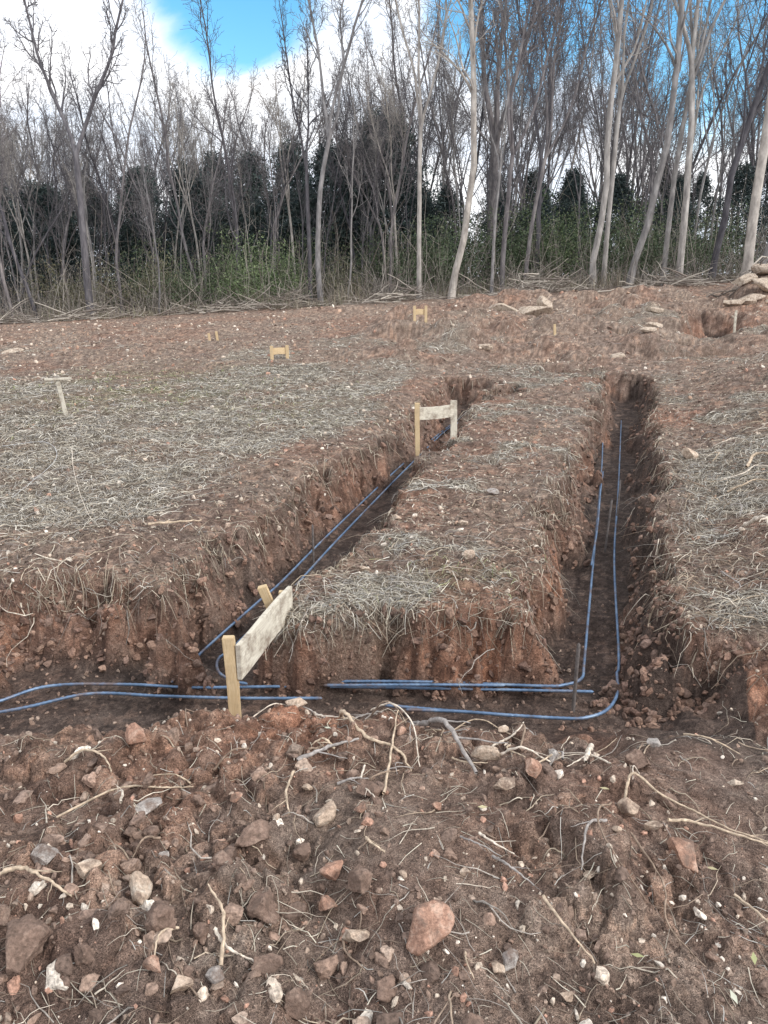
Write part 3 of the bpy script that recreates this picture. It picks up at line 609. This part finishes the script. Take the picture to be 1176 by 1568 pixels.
def put(me,name,x,y,s,rz,sxy=None,tx=0,ty=0,parent=None):
    o=bpy.data.objects.new(name,me);sc.collection.objects.link(o);o.location=(x,y,hz(x,y)-.05)
    o.rotation_euler=(ty,tx,rz);q=sxy or s;o.scale=(q,q,s)
    if parent:o.parent=parent
    return o
R_=random.Random(4)
near=[(-12.6,26.2,'d',10,1.0,0),(-11.7,26,'d',9.5,1.1,-.03),(-9.2,27,'d',9,.9,.02),(-7.6,26,'p',6,.6,-.02),(-5.2,27.5,'d',9.5,.9,0),
(-2.06,25.6,'p',12,1.4,.01),(-1.2,26,'p',7,.6,.05),(1.15,25.5,'p',12,1.1,0),(2.15,25.3,'p',14,1.5,-.01),(3.5,25.2,'p',9,.9,.03),(3.9,25.8,'d',13,1.2,.0),
(6.85,25.5,'p',15,1.2,-.01),(7.25,25.8,'p',13,1.0,.01),(8.0,25.6,'p',15,1.4,.02),(9.2,25.8,'p',14,1.0,.0),(9.5,25.2,'p',15,1.3,.0),(10.7,25.6,'d',15,1.3,.01),
(11.4,24.6,'p',15,2.2,.0),(11.9,24.9,'p',14,1.2,.06),(12.6,25,'p',15,1.4,.04),(5.4,28,'d',14,1.2,0),(-3.9,28,'d',9,.8,.02),(-6.6,28,'d',9.5,.9,-.02),(.2,28,'d',10,.8,0),(4.8,26.4,'d',13,.9,.02),(13.4,26,'d',14,1.3,.05),(-13.6,27,'d',11,1.1,.0)]
for i,(x,y,k,h,q,t) in enumerate(near):
    me=(VP if k=='p' else VD)[i%(5 if k=='p' else 7)];s=h/12;put(me,"bare_tree",x,y,s,0 if abs(t)>.005 else R_.choice([0,1.5,3.1,4.6]),s*(.5+.5*q),tx=t)
put(big2,"bare_tree",-10.0,26.2,1.0,.6,.78)
put(big,"oak_tree",4.6,34,.95,1.0)
put(big2,"bare_tree",-2.6,27.3,.85,2.0,.5)
FR=empty("distant_treeline",(0,45,0));
for i in range(250):
    yy=28.5+30*R_.random()**1.1;xx=R_.uniform(-1,1)*(.60*yy+1)
    if i>=200:yy=R_.uniform(27.5,36);xx=R_.uniform(-.62*yy,1)
    k=ss(np.array((xx+yy*.02)/3.0)).item()
    H=yy*((.205+.08*R_.random())*(1-k)+(.23+.12*R_.random())*k)
    s=H/12;me=R_.choice(VD+VD+VP[:3]);o=put(me,"distant_tree",xx,yy,s,R_.uniform(0,6.28),s*R_.uniform(.6,1.2),tx=R_.gauss(0,.09),ty=R_.gauss(0,.05))
    o.parent=FR;o.location.y-=45
def cedar(seed,H,W):
    r=np.random.default_rng(seed);G=Geo()
    n=620;t=r.random(n)**.8;h=H*(.04+.96*t);rad=W*(1-t)**.6*(.5+.5*r.random(n)**.5)*(1+.25*np.sin(h*3+seed))*(1+.2*r.normal(size=n));a=r.uniform(0,6.28,n)
    c=np.stack([np.cos(a)*rad,np.sin(a)*rad,h+r.normal(0,.2,n)],-1);k=18
    cc=np.repeat(c,k,0)+r.normal(0,.17,(n*k,3))*np.array([1,1,.7]);d=r.normal(size=(n*k,3));d[:,2]+=.3;d[:,:2]+=np.repeat(c[:,:2],k,0)*.5;d/=np.linalg.norm(d,axis=1,keepdims=True)
    e=np.cross(d,r.normal(size=(n*k,3)));e/=np.linalg.norm(e,axis=1,keepdims=True)+1e-9
    L=r.uniform(.08,.22,(n*k,1));w=L*.2
    V=np.stack([cc-e*w,cc+e*w,cc+d*L],1).reshape(-1,3);F=np.arange(len(V)).reshape(-1,3)
    b=np.array([[.050,.072,.070],[.068,.092,.082],[.034,.050,.053]])[r.integers(0,3,n)];C=np.repeat(b,k*3,0)
    return mesh_obj("cedar_mesh",V,F,M_cedar,C,False,link=False)
def shrubm(seed,H,W,cols,n=420,k=14,ls=.07):
    r=np.random.default_rng(seed)
    u=r.normal(size=(n,3));u/=np.linalg.norm(u,axis=1,keepdims=True);u*=r.random((n,1))**.4*(1+.25*r.normal(size=(n,1)))
    c=u*np.array([W,W,H/2])+np.array([0,0,H*.5]);c[:,2]*=(1+.3*np.sin(c[:,0]*3+seed));c[:,2]=np.abs(c[:,2])
    cc=np.repeat(c,k,0)+r.normal(0,.12,(n*k,3));d=r.normal(size=(n*k,3));d/=np.linalg.norm(d,axis=1,keepdims=True);e=np.cross(d,r.normal(size=(n*k,3)));e/=np.linalg.norm(e,axis=1,keepdims=True)+1e-9
    L=r.uniform(.5,1.2,(n*k,1))*ls;w=L*.35
    V=np.stack([cc-e*w,cc+e*w,cc+d*L],1).reshape(-1,3);F=np.arange(len(V)).reshape(-1,3)
    b=np.array(cols)[r.integers(0,len(cols),n)]*r.uniform(.6,1.3,n)[:,None]
    return mesh_obj("shrub_mesh",V,F,M_leaf,np.repeat(b,k*3,0),False,link=False)
CD=[cedar(i,6.5,2.0) for i in range(3)]
cpos=[(-16,33,.85),(-14.3,34,.8),(-13,35,.85),(-11.7,33,.7),(-10.5,34,.85),(-9,37,.95),(-7.6,33,.75),(-6,36,.95),(-4.3,38,1.05),(-2.6,37,1.0),(-1,35.5,.9),(.4,37,1.15),(-.3,35,1.1),(-1.6,34.5,.95),(1.8,35,.6),(3,38,.7),(5.2,37,.6),(7,36,.65),(9,38,.7),(-12,40,1.0),(-16.5,38,.9),(11,38,.7),(13.5,37,.65),(16,36,.7),(-5.2,33,.6),(2.3,33,.45),(6.2,33,.5),(8,34,.5),(-19,38,.9),(-3.4,34,.7),(-8.4,40,1.05),(18,38,.8)]
for i,(x,y,s) in enumerate(cpos):put(CD[i%3],"cedar_tree",x,y,s,R_.uniform(0,6),s*R_.uniform(.95,1.3))
for i in range(26):
    x=-22+i*1.75+R_.uniform(-.6,.6);o=put(CD[i%3],"distant_evergreen",x,R_.uniform(42,56),R_.uniform(.7,1.0),R_.uniform(0,6));o.parent=FR;o.location.y-=45
gc=[(.14,.19,.09),(.19,.235,.12),(.10,.14,.07)]
SH=[shrubm(1,2.2,1.3,gc),shrubm(2,2.0,1.5,[(.09,.125,.066),(.068,.094,.052),(.115,.14,.078)]),shrubm(3,1.6,1.2,[(.17,.16,.10),(.13,.13,.085)],300,12)]
for i,(x,y,k,s) in enumerate([(-4.3,26.6,0,.95),(-5.2,27,0,.75),(-3.6,27.5,0,.8),(-1.5,28,2,.9),(2.1,28,1,1.1),(1.3,29,1,1.1),(3.2,29.5,1,1.2),(5.0,28.6,1,1.15),(6.1,28.6,0,1.05),(5.6,30,1,1.4),(-8,28,2,1.1),(-10.5,28,2,1),(-7,27.4,1,.8),(8.8,28,1,1.2),(-12,29,2,1.1),(11,28,1,.9),(-9,30,1,1.1),(-2.8,30,1,1.1),(0,30,1,1.1),(7.6,30,1,1.2),(10,30.5,1,1.2),(12.8,30,1,1.1),(-5.8,30.5,1,1.2)]):
    put(SH[k],"evergreen_shrub",x,y,s,R_.uniform(0,6))
r=np.random.default_rng(77);n=4600;y=25.3+9*r.random(n)**1.5;x=r.uniform(-1,1,n)*20;npt=5
y=y-.05*x*(np.abs(x)<30)*.5
H=r.uniform(.4,1.0,n)*(.9+3.4*r.random(n)**2.5);az=r.uniform(0,6.28,n);ln=np.abs(r.normal(0,.35,n));t=np.linspace(0,1,npt)
P=np.zeros((n,npt,3));P[:,:,0]=x[:,None]+np.cos(az)[:,None]*H[:,None]*ln[:,None]*t**1.5+r.normal(0,.05,(n,npt));P[:,:,1]=y[:,None]+np.sin(az)[:,None]*H[:,None]*ln[:,None]*t**1.5
P[:,:,2]=samp(Z,x,y)[:,None]-.05+H[:,None]*t*np.cos(ln)[:,None];RR=(.004+.011*r.random(n)**2.5)[:,None]*(1-.6*t)
V,F=tubes(P,RR,3);cols=np.array([(.20,.17,.15),(.30,.27,.24),(.15,.13,.115),(.40,.36,.32)])[r.integers(0,4,n)]
G=Geo();G.add(V,F,np.repeat(cols,npt*3,0))
m=6000;i0=r.integers(0,n,m);k0=r.integers(2,npt,m);S=P[i0,k0];d=r.normal(size=(m,3));d[:,2]=np.abs(d[:,2])*.6+.2;d/=np.linalg.norm(d,axis=1,keepdims=True);L=r.uniform(.2,.7,m)
tt=np.linspace(0,1,4);Q=S[:,None]+d[:,None]*L[:,None,None]*tt[None,:,None]+r.normal(0,.02,(m,4,3));V,F=tubes(Q,(.0045*np.ones(m))[:,None]*(1-.4*tt),3);G.add(V,F,np.repeat(cols[i0],12,0))
G.obj("undergrowth",M_far)
n=5200;x=r.uniform(-17,15,n);y=25.1+.7*vn(x*.6,x*0,3)+np.abs(r.normal(0,.9,n))-.03*x;H=r.uniform(.15,.75,n)*(.6+.5*vn(x*.9,y*.9,4));H=np.abs(H)+.08;t=np.linspace(0,1,4)
P=np.zeros((n,4,3));dx=r.normal(0,.35,n);dy=r.normal(0,.3,n);P[:,:,0]=x[:,None]+(dx*H)[:,None]*t**1.6;P[:,:,1]=y[:,None]+(dy*H)[:,None]*t**1.6;P[:,:,2]=samp(Z,x,y)[:,None]+H[:,None]*t
V,F=ribbons(P,(.006+.004*r.random(n))[:,None]*(1-.7*t),r.uniform(-1,1,n));cols=np.array([(.36,.31,.24),(.28,.23,.18),(.44,.39,.31),(.22,.19,.14),(.24,.24,.15)])[r.integers(0,5,n)]*r.uniform(.6,1.15,n)[:,None]
G=Geo();G.add(V,F,np.repeat(cols,8,0));G.obj("dead_weeds",M_far,smooth=False)
n=1100;cx=np.array([-12,-9.5,-5,-3,.5,4.6,5.2,9,10.6]);ch=np.array([.25,.4,.35,.5,.3,.6,.5,.35,.5]);ci=r.integers(0,len(cx),n);heap=r.random(n)<.72;x=np.where(heap,cx[ci]+r.normal(0,.7,n),r.uniform(-15,14,n));y=25.0+r.normal(0,.45,n)-.03*x;y=np.where(heap&(ci==8),21.3+r.normal(0,.4,n),y);L=r.uniform(.25,1.5,n);az=r.uniform(0,6.28,n);el=np.clip(r.normal(.1,.3,n),-.1,1);t=np.linspace(0,1,6)
P=np.zeros((n,6,3));P[:,:,0]=x[:,None]+(np.cos(az)*L)[:,None]*(t-.5);P[:,:,1]=y[:,None]+(np.sin(az)*L*.6)[:,None]*(t-.5);P+=r.normal(0,.03,P.shape)
P[:,:,2]=samp(Z,P[:,:,0],P[:,:,1])+.02+(r.random(n)*np.where(heap,ch[ci]*np.exp(-((x-cx[ci])/.7)**2),.08))[:,None]+np.abs(np.sin(el)*L)[:,None]*t
cols=np.array([(.22,.185,.16),(.35,.31,.27),(.17,.145,.125),(.48,.43,.37)])[r.integers(0,4,n)]
V,F=tubes(P,(.006+.022*r.random(n)**3)[:,None]*(1-.5*t),4);G=Geo();G.add(V,F,np.repeat(cols,24,0));G.obj("brush_pile",M_far)
print("forest",time.time()-T0)

# ------------------------------------------------------------------ world, sun, camera
SUN_EL=math.radians(38);sd=Vector((.72,-.45,0)).normalized()
w=bpy.data.worlds.new("World");sc.world=w;w.use_nodes=True;nt=w.node_tree;L=nt.links;bg=nt.nodes["Background"]
sky=N(nt,"ShaderNodeTexSky",sky_type='NISHITA');sky.sun_disc=False;sky.sun_elevation=SUN_EL;sky.sun_rotation=math.atan2(sd.x,sd.y);sky.air_density=1.0;sky.dust_density=.3;sky.ozone_density=2.0
tc=N(nt,"ShaderNodeTexCoord").outputs["Generated"]
mp=N(nt,"ShaderNodeMapping");mp.inputs["Scale"].default_value=(1,1,2.2);mp.inputs["Location"].default_value=(.3,.1,.2);L.new(tc,mp.inputs[0])
cn=noise(nt,3.6,8,.6,mp.outputs[0],.4)
def hole(vec,width,amt):
    v=Vector(vec).normalized();d=N(nt,"ShaderNodeVectorMath",operation='DOT_PRODUCT');L.new(tc,d.inputs[0]);d.inputs[1].default_value=v[:]
    mr=N(nt,"ShaderNodeMapRange",interpolation_type='SMOOTHSTEP');L.new(d.outputs["Value"],mr.inputs[0]);mr.inputs[1].default_value=math.cos(width);mr.inputs[2].default_value=1;mr.inputs[3].default_value=0;mr.inputs[4].default_value=amt;return mr.outputs[0]
hs=[hole((-.20,1.148,.37),math.radians(7.0),.52),hole((.16,1.148,.34),math.radians(7),.42),hole((.45,1.14,.35),math.radians(11),.46),hole((.1,.9,1.2),math.radians(22),.3)]
s=hs[0]
for h in hs[1:]:
    ad=N(nt,"ShaderNodeMath",operation='ADD');L.new(s,ad.inputs[0]);L.new(h,ad.inputs[1]);s=ad.outputs[0]
sb=N(nt,"ShaderNodeMath",operation='SUBTRACT');L.new(cn.outputs[0],sb.inputs[0]);L.new(s,sb.inputs[1])
cm=ramp(nt,sb.outputs[0],[(.06,(0,0,0)),(.38,(1,1,1))],'EASE').outputs[0]
cc=ramp(nt,noise(nt,5,5,.5,mp.outputs[0]).outputs[0],[(.35,(10.0,11.1,12.8)),(.6,(14.6,14.6,14.8))]).outputs[0]
hsv=N(nt,"ShaderNodeHueSaturation");hsv.inputs["Hue"].default_value=.485;hsv.inputs["Saturation"].default_value=1.3;hsv.inputs["Value"].default_value=2.4;L.new(sky.outputs[0],hsv.inputs["Color"])
L.new(mix(nt,cm,hsv.outputs[0],cc),bg.inputs[0]);bg.inputs[1].default_value=.1
sl=bpy.data.lights.new("sun",'SUN');sl.energy=2.7;sl.angle=math.radians(12);sl.color=(1,.965,.92);so=bpy.data.objects.new("sun",sl);sc.collection.objects.link(so)
dv=Vector((sd.x*math.cos(SUN_EL),sd.y*math.cos(SUN_EL),math.sin(SUN_EL)));so.rotation_euler=dv.to_track_quat('Z','Y').to_euler();so.location=(0,0,20)
cd=bpy.data.cameras.new("camera");co=bpy.data.objects.new("camera",cd);sc.collection.objects.link(co);sc.camera=co
co.location=(0,0,1.6);co.rotation_euler=(math.radians(90-17.2),0,0);cd.sensor_fit='VERTICAL';cd.sensor_height=36;cd.lens=36*1141/1568;cd.clip_end=1500;cd.clip_start=.05
sc.view_settings.view_transform='Standard';sc.view_settings.look='None';sc.view_settings.exposure=0
print("done",time.time()-T0)
